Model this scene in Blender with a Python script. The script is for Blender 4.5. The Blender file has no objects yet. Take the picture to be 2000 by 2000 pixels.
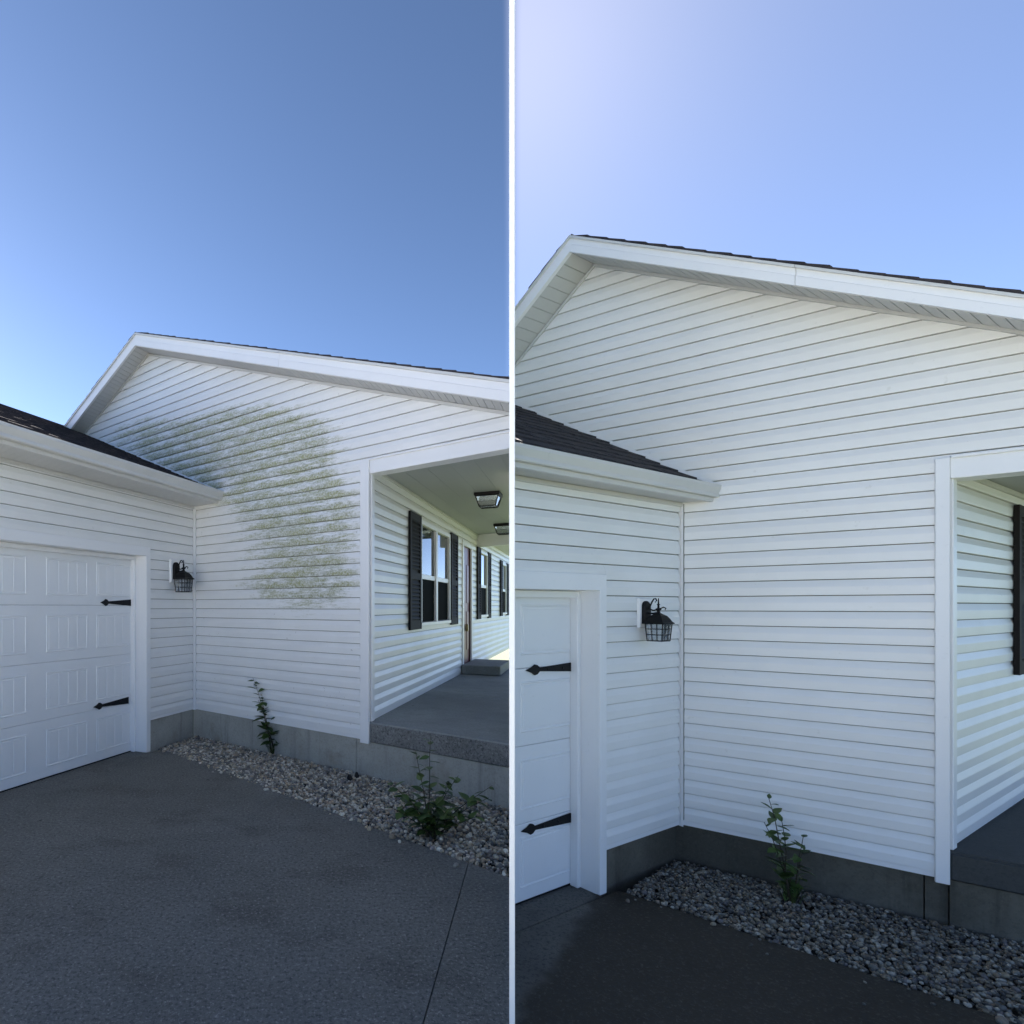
import bpy, bmesh, math, random
from mathutils import Vector, Matrix

random.seed(7)
R = math.radians
SC = bpy.context.scene
COL = SC.collection

# ------------------------------------------------------------------ camera, sky, sun, exposure
EYE = 1.60                      # lens height above the left-hand driveway
FPX, PCX, HOR = 1150.0, 600.0, 1185.0   # focal length / principal column / horizon row, in 2000-px units
cam_d = bpy.data.cameras.new('camera')
cam_d.sensor_width = 36
cam_d.lens = 36 * FPX / 2000
cam_d.shift_x = (1000 - PCX) / 2000
cam_d.shift_y = (HOR - 1000) / 2000
cam_d.clip_end = 2000
cam = bpy.data.objects.new('camera', cam_d)
cam.location = (0, 0, EYE)
cam.rotation_euler = (R(90), 0, 0)
COL.objects.link(cam)
SC.camera = cam

SUN_AZ, SUN_EL = R(18.8), R(44)         # azimuth measured from +Y towards +X
DIV = Vector((0.348, 1, 0)).normalized()     # the line along which the two yards are divided
DN = Vector((DIV.y, -DIV.x, 0))              # points to the right-hand yard

w = bpy.data.worlds.new('World')
SC.world = w
w.use_nodes = True
nt = w.node_tree
bg = nt.nodes['Background']
bg.inputs['Strength'].default_value = 0.05


def sky(az, el, air, dust, ozone):
    s = nt.nodes.new('ShaderNodeTexSky')
    s.sky_type = 'NISHITA'
    s.sun_disc = False
    s.sun_elevation = el
    s.sun_rotation = az
    s.air_density = air
    s.dust_density = dust
    s.ozone_density = ozone
    s.altitude = 3500
    return s


sk_r = sky(SUN_AZ, SUN_EL, 0.46, 1.25, 0.2)
sk_l = sky(R(-60), R(15), 0.6, 3.2, 1.5)
geo = nt.nodes.new('ShaderNodeNewGeometry')
dt = nt.nodes.new('ShaderNodeVectorMath')
dt.operation = 'DOT_PRODUCT'
dt.inputs[1].default_value = (-DN.x, -DN.y, 0)
nt.links.new(geo.outputs['Incoming'], dt.inputs[0])
mr = nt.nodes.new('ShaderNodeMapRange')
mr.interpolation_type = 'SMOOTHSTEP'
mr.inputs['From Min'].default_value = -0.012
mr.inputs['From Max'].default_value = 0.012
nt.links.new(dt.outputs['Value'], mr.inputs['Value'])
mxs = nt.nodes.new('ShaderNodeMix')
mxs.data_type = 'RGBA'
nt.links.new(mr.outputs['Result'], mxs.inputs['Factor'])
nt.links.new(sk_l.outputs['Color'], mxs.inputs['A'])
nt.links.new(sk_r.outputs['Color'], mxs.inputs['B'])
nt.links.new(mxs.outputs['Result'], bg.inputs['Color'])

sun_d = bpy.data.lights.new('sun', 'SUN')
sun_d.energy = 5.0
sun_d.angle = R(0.53)
sun_d.color = (1.0, 0.95, 0.88)
sun = bpy.data.objects.new('sun', sun_d)
sdir = Vector((math.sin(SUN_AZ) * math.cos(SUN_EL), math.cos(SUN_AZ) * math.cos(SUN_EL), math.sin(SUN_EL)))
sun.rotation_euler = sdir.to_track_quat('Z', 'Y').to_euler()
sun.location = (0, 0, 30)
COL.objects.link(sun)

SC.view_settings.view_transform = 'Standard'
SC.view_settings.look = 'None'
SC.view_settings.gamma = 1.0
SC.view_settings.use_curve_mapping = False
SC.view_settings.exposure = 2.9
SC.render.engine = 'CYCLES'
SC.cycles.max_bounces = 8
SC.cycles.diffuse_bounces = 5
SC.cycles.use_denoising = True


# ------------------------------------------------------------------ materials
class N:
    """small node-building helper"""
    def __init__(self, name):
        self.m = bpy.data.materials.new(name)
        self.m.use_nodes = True
        self.t = self.m.node_tree
        self.b = self.t.nodes['Principled BSDF']
        self.pos = self.t.nodes.new('ShaderNodeNewGeometry').outputs['Position']

    def put(self, v, sock):
        if hasattr(v, 'is_linked') or isinstance(v, bpy.types.NodeSocket):
            self.t.links.new(v, sock)
        elif isinstance(v, (tuple, list)) and len(v) == 3 and len(sock.default_value) == 4:
            sock.default_value = (*v, 1)
        else:
            sock.default_value = v

    def math(self, op, a, b=0.0, c=None, clamp=False):
        n = self.t.nodes.new('ShaderNodeMath')
        n.operation = op
        n.use_clamp = clamp
        self.put(a, n.inputs[0])
        self.put(b, n.inputs[1])
        if c is not None:
            self.put(c, n.inputs[2])
        return n.outputs[0]

    def dot(self, v, d):
        n = self.t.nodes.new('ShaderNodeVectorMath')
        n.operation = 'DOT_PRODUCT'
        self.put(v, n.inputs[0])
        n.inputs[1].default_value = d
        return n.outputs['Value']

    def noise(self, scale, detail=4, rough=0.55, vec=None, stretch=None):
        n = self.t.nodes.new('ShaderNodeTexNoise')
        n.inputs['Scale'].default_value = scale
        n.inputs['Detail'].default_value = detail
        n.inputs['Roughness'].default_value = rough
        v = vec if vec is not None else self.pos
        if stretch:
            mp = self.t.nodes.new('ShaderNodeMapping')
            mp.inputs['Scale'].default_value = stretch
            self.t.links.new(v, mp.inputs['Vector'])
            v = mp.outputs[0]
        self.t.links.new(v, n.inputs['Vector'])
        return n.outputs['Fac']

    def ramp(self, v, lo, hi, a=0.0, b=1.0):
        n = self.t.nodes.new('ShaderNodeMapRange')
        n.interpolation_type = 'SMOOTHSTEP'
        self.put(v, n.inputs['Value'])
        n.inputs['From Min'].default_value = lo
        n.inputs['From Max'].default_value = hi
        n.inputs['To Min'].default_value = a
        n.inputs['To Max'].default_value = b
        return n.outputs['Result']

    def mix(self, f, a, b, mode='MIX'):
        n = self.t.nodes.new('ShaderNodeMix')
        n.data_type = 'RGBA'
        n.blend_type = mode
        self.put(f, n.inputs['Factor'])
        self.put(a, n.inputs['A'])
        self.put(b, n.inputs['B'])
        return n.outputs['Result']

    def bump(self, h, strength=0.3, dist=0.01):
        n = self.t.nodes.new('ShaderNodeBump')
        n.inputs['Strength'].default_value = strength
        n.inputs['Distance'].default_value = dist
        self.put(h, n.inputs['Height'])
        self.t.links.new(n.outputs[0], self.b.inputs['Normal'])

    def done(self, col, rough=0.5, metal=0.0, spec=None):
        self.put(col, self.b.inputs['Base Color'])
        self.put(rough, self.b.inputs['Roughness'])
        self.b.inputs['Metallic'].default_value = metal
        if spec is not None:
            self.b.inputs['Specular IOR Level'].default_value = spec
        return self.m


def m_paint(name, col, var=0.06, rough=0.45, bump=0.0):
    n = N(name)
    f = n.noise(2.3, 5)
    f2 = n.noise(38, 3)
    c = n.mix(n.ramp(f, 0.3, 0.75, 0, 1), tuple(x * (1 - var) for x in col), col)
    c = n.mix(n.ramp(f2, 0.62, 0.8, 0, 0.12), c, tuple(x * 0.45 for x in col))
    if bump:
        n.bump(n.noise(120, 2), bump, 0.002)
    return n.done(c, rough)


M = {}


def m_vinyl():
    n = N('vinyl_white')
    oi = n.t.nodes.new('ShaderNodeObjectInfo')
    c = n.mix(n.ramp(n.noise(1.6, 5), 0.3, 0.75), (0.80, 0.80, 0.785), (0.87, 0.87, 0.86))
    c = n.mix(n.math('MULTIPLY', oi.outputs['Random'], 0.5), c, (0.83, 0.825, 0.80))
    c = n.mix(n.ramp(n.noise(26, 3), 0.66, 0.78, 0, 0.16), c, (0.40, 0.38, 0.32))
    n.bump(n.noise(1.8, 2, stretch=(1, 1, 3)), 0.10, 0.02)
    return n.done(c, 0.42)


M['vinyl'] = m_vinyl()
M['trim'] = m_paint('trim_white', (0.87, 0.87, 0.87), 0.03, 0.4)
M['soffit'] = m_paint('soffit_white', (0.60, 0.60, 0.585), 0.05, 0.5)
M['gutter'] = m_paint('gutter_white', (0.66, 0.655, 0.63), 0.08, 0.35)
M['door_white'] = m_paint('garage_door_white', (0.84, 0.85, 0.86), 0.03, 0.38, 0.05)
M['black'] = m_paint('black_metal', (0.006, 0.006, 0.007), 0.1, 0.6)
M['shutter'] = m_paint('shutter_black', (0.008, 0.0065, 0.0065), 0.2, 0.7)
for _k in ('black', 'shutter'):
    M[_k].node_tree.nodes['Principled BSDF'].inputs['Specular IOR Level'].default_value = 0.25
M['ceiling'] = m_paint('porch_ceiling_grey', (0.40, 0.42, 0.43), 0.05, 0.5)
M['red'] = m_paint('door_red', (0.16, 0.03, 0.03), 0.1, 0.4)
M['divider'] = m_paint('divider_white', (0.90, 0.90, 0.90), 0.01, 0.5)
M['sheathing'] = m_paint('lap_shade_sheathing', (0.22, 0.205, 0.165), 0.2, 0.9)  # dark tone shows through the siding slots as painted lap shade
M['brass'] = m_paint('brass_box', (0.35, 0.27, 0.10), 0.1, 0.4)
M['blind'] = m_paint('window_blind', (0.30, 0.31, 0.30), 0.15, 0.8)


def m_glass(name, col, rough):
    n = N(name)
    n.b.inputs['IOR'].default_value = 1.5 if rough < 0.2 else 1.05
    n.bump(n.noise(1.2, 2), 0.02, 0.02)
    return n.done(col, rough, 0.0, 0.8 if rough < 0.2 else 0.1)


M['glass'] = m_glass('window_glass', (0.045, 0.055, 0.06), 0.03)
M['glass'].node_tree.nodes['Principled BSDF'].inputs['Base Color'].default_value = (0.03, 0.04, 0.045, 1)
M['screen'] = m_glass('insect_screen', (0.008, 0.010, 0.011), 0.5)


def m_lampglass():
    n = N('lamp_glass')
    n.b.inputs['Transmission Weight'].default_value = 0.85
    return n.done((0.62, 0.66, 0.68), 0.2)


M['lampglass'] = m_lampglass()


def m_shingle():
    n = N('asphalt_shingle')
    f = n.noise(9, 5, 0.7)
    f2 = n.noise(160, 3, 0.7)
    c = n.mix(n.ramp(f, 0.3, 0.7), (0.016, 0.014, 0.018), (0.045, 0.038, 0.040))
    c = n.mix(n.ramp(f2, 0.5, 0.8, 0, 0.5), c, (0.11, 0.10, 0.10))
    n.bump(f2, 0.6, 0.004)
    return n.done(c, 0.92)


M['shingle'] = m_shingle()


def m_concrete(name, a, b, speck, rough=0.9, dirt=None, streak=False, wet=None, grain=0.75):
    n = N(name)
    f = n.noise(0.9, 6, 0.6)
    f2 = n.noise(5.5, 6, 0.65)
    f3 = n.noise(58, 4, 0.85)
    c = n.mix(n.ramp(f, 0.32, 0.68), a, b)
    c = n.mix(n.ramp(f2, 0.45, 0.75, 0, 0.35), c, tuple(x * 0.7 for x in a))
    if streak:
        fs = n.noise(7, 5, 0.7, stretch=(1, 1, 0.06))
        c = n.mix(n.ramp(fs, 0.5, 0.75, 0, 0.6), c, tuple(x * 0.45 for x in a))
    if dirt:
        fd = n.noise(1.7, 4, 0.6, stretch=(1, 1.3, 1))
        c = n.mix(n.ramp(fd, 0.50, 0.68, 0, 0.7), c, dirt)
    r = rough
    if wet:
        wm = wet(n)
        c = n.mix(wm, c, n.mix(0.86, c, (0.026, 0.0175, 0.0085)))
        r = n.ramp(wm, 0, 1, 0.9, 0.72)
    c = n.mix(n.ramp(f3, 0.52, 0.66, 0, grain), c, speck)
    f4 = n.noise(48, 4, 0.85)
    c = n.mix(n.ramp(f4, 0.36, 0.52, grain, 0), c, tuple(x * 0.35 for x in a))
    vo = n.t.nodes.new('ShaderNodeTexVoronoi')
    vo.inputs['Scale'].default_value = 1.7
    n.t.links.new(n.pos, vo.inputs['Vector'])
    c = n.mix(n.ramp(n.math('ADD', vo.outputs['Distance'], n.math('MULTIPLY', f3, 0.03)), 0.030, 0.045, 0.8, 0), c, tuple(x * 0.2 for x in a))
    n.bump(n.math('ADD', f3, n.math('MULTIPLY', f2, 0.7)), 0.35, 0.006)
    return n.done(c, r, 0, 0.35)


M['drive_l'] = m_concrete('weathered_concrete', (0.152, 0.150, 0.136), (0.190, 0.187, 0.170), (0.40, 0.39, 0.36), 0.9, (0.112, 0.106, 0.094), grain=0.75)
M['porch_l'] = m_concrete('porch_concrete', (0.24, 0.245, 0.235), (0.33, 0.335, 0.32), (0.4, 0.4, 0.39), grain=0.3)
M['found_l'] = m_concrete('foundation_concrete', (0.34, 0.335, 0.30), (0.46, 0.455, 0.41), (0.48, 0.47, 0.44), 0.9, (0.24, 0.21, 0.15), True, None, 0.25)
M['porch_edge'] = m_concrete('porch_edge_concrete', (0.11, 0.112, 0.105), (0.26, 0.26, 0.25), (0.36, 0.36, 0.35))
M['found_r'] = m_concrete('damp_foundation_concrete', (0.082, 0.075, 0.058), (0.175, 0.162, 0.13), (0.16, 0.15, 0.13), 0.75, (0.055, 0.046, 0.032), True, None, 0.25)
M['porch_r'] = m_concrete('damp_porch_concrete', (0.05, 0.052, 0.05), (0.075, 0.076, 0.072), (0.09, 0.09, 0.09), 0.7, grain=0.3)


def m_lawn():
    n = N('lawn')
    f = n.noise(0.35, 5)
    f2 = n.noise(30, 4, 0.7)
    c = n.mix(n.ramp(f, 0.3, 0.7), (0.030, 0.048, 0.014), (0.055, 0.066, 0.026))
    c = n.mix(n.ramp(f2, 0.3, 0.8), c, (0.03, 0.05, 0.015))
    n.bump(f2, 0.8, 0.03)
    return n.done(c, 0.95)


M['lawn'] = m_lawn()
M['bounce_pale'] = m_concrete('pale_bounce_concrete', (0.54, 0.53, 0.50), (0.62, 0.61, 0.58), (0.62, 0.61, 0.58))  # for the unseen slabs, pale so their sunlit bounce brightens the siding


def m_pebble(name, k):
    n = N(name)
    at = n.t.nodes.new('ShaderNodeAttribute')
    at.attribute_name = 'tone'
    f = n.noise(90, 3)
    c = n.mix(n.ramp(f, 0.35, 0.7, 0, 0.4), at.outputs['Color'], (0.10, 0.10, 0.10))
    c = n.mix(1.0, c, (k * 1.06, k, k * .88), 'MULTIPLY')
    return n.done(c, 0.75)


M['pebble_l'] = m_pebble('river_pebbles', 1.15)
M['pebble_r'] = m_pebble('damp_river_pebbles', 0.60)


def m_leaf(name, a, b):
    n = N(name)
    oi = n.t.nodes.new('ShaderNodeObjectInfo')
    c = n.mix(oi.outputs['Random'], a, b)
    f = n.noise(60, 2)
    c = n.mix(n.ramp(f, 0.4, 0.8, 0, 0.3), c, (0.10, 0.12, 0.03))
    n.b.inputs['Transmission Weight'].default_value = 0.0
    return n.done(c, 0.5)


M['leaf'] = m_leaf('green_leaf', (0.026, 0.062, 0.011), (0.085, 0.140, 0.030))
M['stem'] = m_paint('brown_stem', (0.05, 0.04, 0.02), 0.2, 0.8)
M['dryleaf'] = m_paint('dry_leaf', (0.016, 0.013, 0.012), 0.3, 0.8)
M['grassblade'] = m_leaf('grass_blade', (0.03, 0.05, 0.012), (0.09, 0.09, 0.04))


# ------------------------------------------------------------------ geometry helpers
class Frame:
    """a vertical wall plane: a runs along it, z up, o outwards"""
    def __init__(s, o, d, n):
        s.o = Vector((o[0], o[1], 0))
        s.d = Vector((d[0], d[1], 0)).normalized()
        s.n = Vector((n[0], n[1], 0)).normalized()

    def p(s, a, z, o=0.0):
        v = s.o + s.d * a + s.n * o
        return Vector((v.x, v.y, z))

    def hit(s, u, v, o=0.0):
        ray = Vector(((u - PCX) / FPX, 1, (HOR - v) / FPX))
        c = Vector((0, 0, EYE))
        k = (s.o + s.n * o - c).dot(s.n) / ray.dot(s.n)
        q = c + ray * k
        return (q - s.o).dot(s.d), q.z

    def a(s, u, o=0.0):
        return s.hit(u, HOR, o)[0]

    def z(s, u, v, o=0.0):
        return s.hit(u, v, o)[1]


def ground_pt(u, v, z):
    k = (EYE - z) * FPX / (v - HOR)
    return Vector(((u - PCX) / FPX * k, k, z))


class MB:
    def __init__(s):
        s.v, s.f = [], []

    def poly(s, pts):
        i = len(s.v)
        s.v += [Vector(p) for p in pts]
        s.f.append(tuple(range(i, i + len(pts))))

    def hexa(s, lo, hi):
        i = len(s.v)
        n = len(lo)
        s.v += [Vector(p) for p in lo] + [Vector(p) for p in hi]
        s.f.append(tuple(range(i + n - 1, i - 1, -1)))
        s.f.append(tuple(range(i + n, i + 2 * n)))
        for k in range(n):
            j = (k + 1) % n
            s.f.append((i + k, i + j, i + n + j, i + n + k))

    def box(s, F, a0, a1, z0, z1, o0, o1):
        s.hexa([F.p(a0, z0, o0), F.p(a1, z0, o0), F.p(a1, z0, o1), F.p(a0, z0, o1)],
               [F.p(a0, z1, o0), F.p(a1, z1, o0), F.p(a1, z1, o1), F.p(a0, z1, o1)])
        return s

    def prism(s, pts, vec):
        vec = Vector(vec)
        s.hexa(pts, [Vector(p) + vec for p in pts])
        return s

    def loft(s, rings, close=True, caps=True):
        """rings: lists of points of equal length"""
        i = len(s.v)
        n = len(rings[0])
        for r in rings:
            s.v += [Vector(p) for p in r]
        for k in range(len(rings) - 1):
            for j in range(n if close else n - 1):
                q = (j + 1) % n
                s.f.append((i + k * n + j, i + k * n + q, i + (k + 1) * n + q, i + (k + 1) * n + j))
        if caps:
            s.f.append(tuple(range(i + n - 1, i - 1, -1)))
            s.f.append(tuple(range(i + (len(rings) - 1) * n, i + len(rings) * n)))
        return s

    def tube(s, pts, rad, n=6):
        pts = [Vector(p) for p in pts]
        rings = []
        for k, p in enumerate(pts):
            t = (pts[min(k + 1, len(pts) - 1)] - pts[max(k - 1, 0)]).normalized()
            x = t.orthogonal().normalized() if abs(t.z) > 0.95 else t.cross(Vector((0, 0, 1))).normalized()
            y = t.cross(x)
            r = rad[k] if isinstance(rad, (list, tuple)) else rad
            rings.append([p + (x * math.cos(2 * math.pi * j / n) + y * math.sin(2 * math.pi * j / n)) * r for j in range(n)])
        return s.loft(rings)

    def build(s, name, mat, parent=None, clip=None, bevel=0.0, smooth=False):
        """links the collected shapes as ONE mesh object; clip=(point, normal) keeps what lies behind the plane"""
        bm = bmesh.new()
        vs = [bm.verts.new(v) for v in s.v]
        for f in s.f:
            try:
                bm.faces.new([vs[i] for i in f])
            except ValueError:
                pass
        bmesh.ops.recalc_face_normals(bm, faces=bm.faces)
        if bevel:
            bmesh.ops.bevel(bm, geom=list(bm.edges), offset=bevel, segments=1, affect='EDGES', clamp_overlap=True)
        if clip:
            co, no = clip
            ds = [(v.co - co).dot(no) for v in bm.verts]
            if min(ds) >= 0:
                bm.free()
                return None
            if max(ds) > 0:
                r = bmesh.ops.bisect_plane(bm, geom=list(bm.verts) + list(bm.edges) + list(bm.faces), plane_co=co, plane_no=no, clear_outer=True)
                ed = [e for e in r['geom_cut'] if isinstance(e, bmesh.types.BMEdge)]
                if ed:
                    try:
                        bmesh.ops.edgeloop_fill(bm, edges=ed)
                    except Exception:
                        pass
        if not bm.faces:
            bm.free()
            return None
        off = parent_origin(parent)
        bmesh.ops.translate(bm, verts=bm.verts, vec=-off)
        me = bpy.data.meshes.new(name)
        bm.to_mesh(me)
        bm.free()
        if smooth:
            for p in me.polygons:
                p.use_smooth = True
        me.materials.append(M[mat] if isinstance(mat, str) else mat)
        o = bpy.data.objects.new(name, me)
        COL.objects.link(o)
        o.parent = parent
        return o


def parent_origin(p):
    v = Vector((0, 0, 0))
    while p is not None:
        v = v + p.location
        p = p.parent
    return v


def empty(name, loc, parent=None):
    o = bpy.data.objects.new(name, None)
    o.empty_display_size = 0.2
    COL.objects.link(o)
    o.parent = parent
    o.location = Vector(loc) - parent_origin(parent)
    return o


def tag(o, label, cat, group=None):
    o['label'] = label
    o['category'] = cat
    if group:
        o['group'] = group
    return o


# profile of one vinyl course: (share of its height, how far proud), foot slot shaped to read as lap shade
PROF = [(0.052, -0.012), (0.052, 0.0105), (0.09, 0.0115), (0.57, 0.0138), (0.62, 0.0128), (1.0, 0.0004), (1.0, -0.012)]


def prof_cut(t0, t1):
    pts = []
    for k, (t, o) in enumerate(PROF):
        if t0 - 1e-6 <= t <= t1 + 1e-6:
            pts.append((t, o))

    def at(t):
        for (ta, oa), (tb, ob) in zip(PROF[1:], PROF[2:]):
            if ta <= t <= tb:
                return oa + (ob - oa) * (t - ta) / max(tb - ta, 1e-6)
        return PROF[-1][1]
    if not pts or (pts[0][0] > t0 + 1e-4 and t0 > PROF[0][0]):
        pts = [(t0, at(t0))] + pts
    if pts[-1][0] < t1 - 1e-4:
        pts.append((t1, at(t1)))
    return pts


def plank(F, zb, c, left, right, mat, parent, clip=None, t0=0.0, t1=1.0, lift=0.0):
    pts = prof_cut(t0, t1)
    lo, hi = [], []
    j = random.uniform(-0.0006, 0.0006) + lift
    for t, o in pts:
        z = zb + t * c
        l, r = left(z), right(z)
        if r < l:
            r = l = (l + r) / 2
        lo.append(F.p(l, z, o + j))
        hi.append(F.p(r, z, o + j))
    if all((b - a).length < 0.01 for a, b in zip(lo, hi)):
        return
    m = MB()
    m.loft([lo, hi], close=False, caps=False)
    m.build('siding_plank', mat, parent, clip)


def siding(F, z0, z1, c, left, right, mat, parent, clip=None, holes=(), laps=False):
    k = 0
    lap = None
    zb = z0
    while zb < z1 - 0.004:
        tt = min(1.0, (z1 - zb) / c)
        hs = [h for h in holes if h[2] < zb + c * 0.98 and h[3] > zb + c * 0.02]
        hs.sort()
        if not hs:
            la, ra = left(zb), right(zb)
            if k % 2 == 0:                              # one panel carries two courses, so its end lap does too
                lap = la + (ra - la) * random.uniform(.2, .8) if laps and ra - la > 1.1 and random.random() < .45 else None
            if lap is not None and la + .1 < lap < ra - .1:
                plank(F, zb, c, left, (lambda z, x=lap: x), mat, parent, clip, 0, tt)
                plank(F, zb, c, (lambda z, x=lap: x - .02), right, mat, parent, clip, 0, tt, 0.0022)
            else:
                plank(F, zb, c, left, right, mat, parent, clip, 0, tt)
        else:
            cur = left
            for h in hs:
                plank(F, zb, c, cur, (lambda z, x=h[0]: x), mat, parent, clip, 0, tt)
                if h[2] > zb + 0.1 * c:
                    plank(F, zb, c, (lambda z, x=h[0]: x), (lambda z, x=h[1]: x), mat, parent, clip, 0, (h[2] - zb) / c)
                if h[3] < zb + 0.9 * c:
                    plank(F, zb, c, (lambda z, x=h[0]: x), (lambda z, x=h[1]: x), mat, parent, clip, (h[3] - zb) / c, tt)
                cur = (lambda z, x=h[1]: x)
            plank(F, zb, c, cur, right, mat, parent, clip, 0, tt)
        k += 1
        zb += c


# ------------------------------------------------------------------ the two yards
HALF = 0.0095                                # half thickness of the dividing panel
CLIP_L = (DN * -HALF, DN)                    # keep the left yard
CLIP_R = (DN * HALF, -DN)                    # keep the right yard


class House:
    pass


def layout(side):
    h = House()
    if side == 'L':
        h.W, ui, up, vt, vb, hi_px = 2.60, 380, 721, 901, 1441, 412
        vpr = 1150
        h.clip = CLIP_L
        h.g0 = 0.0
    else:
        h.W, ui, up, vt, vb, hi_px = 2.24, 1328, 1848, 899, 1708, 645
        vpr = 2550
        h.clip = CLIP_R
        h.g0 = -0.125
    zp = FPX * h.W / (vb - vt)
    zi = FPX * h.W / hi_px
    h.I = Vector(((ui - PCX) / FPX * zi, zi, 0))
    h.P = Vector(((up - PCX) / FPX * zp, zp, 0))
    h.zb = EYE - (vb - HOR) / FPX * zp
    h.zt = h.zb + h.W
    h.c = h.W / 23.7
    h.g = (h.P - h.I).normalized()
    h.L = (h.P - h.I).length
    h.ng = Vector((h.g.y, -h.g.x, 0))
    if h.ng.y > 0:
        h.ng = -h.ng
    h.d = Vector(((vpr - PCX) / FPX, 1, 0)).normalized()
    h.nr = Vector((h.d.y, -h.d.x, 0))
    h.G = Frame(h.I, h.g, h.ng)          # gable wall
    h.A = Frame(h.I, -h.d, h.nr)         # garage wall
    h.B = Frame(h.P, h.d, h.nr)          # porch wall
    h.tilt = abs(h.d.dot(h.ng))
    return h


def m_algae(h):
    """white vinyl with olive algae growing in patches on the courses of the gable wall"""
    n = N('algae_stained_vinyl')
    rel = n.t.nodes.new('ShaderNodeVectorMath')
    rel.operation = 'SUBTRACT'
    n.t.links.new(n.pos, rel.inputs[0])
    rel.inputs[1].default_value = (h.I.x, h.I.y, 0)
    q = n.dot(rel.outputs[0], tuple(h.g))
    z = n.dot(n.pos, (0, 0, 1))
    blobs = [(300, 862, 75, 38, .9), (380, 868, 90, 42, 1.0), (455, 850, 80, 48, 1.1), (545, 855, 85, 42, 1.0), (430, 905, 95, 32, .85), (600, 875, 70, 40, .6),
             (500, 965, 85, 40, .65), (610, 985, 80, 42, .95), (560, 1010, 120, 40, .7), (640, 1060, 65, 50, .65), (540, 1075, 110, 42, .7),
             (470, 935, 100, 34, .8), (565, 930, 85, 34, .7), (250, 838, 50, 24, .7), (640, 1150, 50, 30, .5), (560, 1230, 110, 22, .32), (600, 1130, 110, 38, .75), (520, 1150, 80, 26, .55), (600, 1190, 100, 26, .42)]
    tot = None
    for (u, v, ru, rv, amp) in blobs:
        a0, z0 = h.G.hit(u, v)
        ra = abs(h.G.hit(u + ru, v)[0] - a0)
        rz = abs(h.G.hit(u, v - rv)[1] - z0)
        x = n.math('DIVIDE', n.math('SUBTRACT', q, a0), ra)
        y = n.math('DIVIDE', n.math('SUBTRACT', z, z0), rz)
        d2 = n.math('ADD', n.math('MULTIPLY', x, x), n.math('MULTIPLY', y, y))
        gss = n.math('MULTIPLY', n.math('POWER', 2.718, n.math('MULTIPLY', d2, -0.65)), amp)
        tot = gss if tot is None else n.math('ADD', tot, gss)
    fr = n.math('FRACT', n.math('DIVIDE', n.math('SUBTRACT', z, h.zb), h.c))
    band = n.ramp(fr, 0.0, 0.85, 0.03, -0.13)
    v2 = n.t.nodes.new('ShaderNodeCombineXYZ')
    n.t.links.new(q, v2.inputs[0])
    n.t.links.new(n.math('MULTIPLY', z, 5.5), v2.inputs[1])
    f1 = n.noise(2.6, 4, 0.6, vec=v2.outputs[0])
    fm = n.noise(9.5, 5, 0.78, vec=v2.outputs[0])
    f2 = n.noise(30, 5, 0.8, vec=v2.outputs[0])
    f3 = n.noise(55, 3, 0.8)
    grow = n.math('MULTIPLY', n.math('MINIMUM', tot, 1.2), 0.40)
    s = n.math('ADD', n.math('ADD', grow, band), n.math('ADD', n.math('ADD', n.math('MULTIPLY', f1, 0.85), -0.24), n.math('ADD', n.math('ADD', n.math('MULTIPLY', fm, 1.0), -0.125), n.math('MULTIPLY', f2, 0.35))))
    msk = n.ramp(s, 0.90, 1.28, 0, 0.85)
    msk = n.math('MULTIPLY', msk, n.ramp(tot, 0.10, 1.1))
    msk = n.math('MULTIPLY', msk, n.ramp(f3, 0.38, 0.58, 0.45, 1.0))
    base = n.mix(n.ramp(n.noise(2.3, 5), 0.3, 0.75), (0.82, 0.82, 0.81), (0.86, 0.86, 0.85))
    spots = n.ramp(n.noise(30, 2), 0.70, 0.74, 0, 0.5)
    base = n.mix(n.math('MULTIPLY', spots, n.ramp(n.noise(1.1, 2), 0.4, 0.65)), base, (0.22, 0.22, 0.18))
    alg = n.mix(n.ramp(f1, 0.35, 0.65), (0.140, 0.155, 0.024), (0.27, 0.275, 0.066))
    return n.done(n.mix(msk, base, alg), 0.5)


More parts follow.
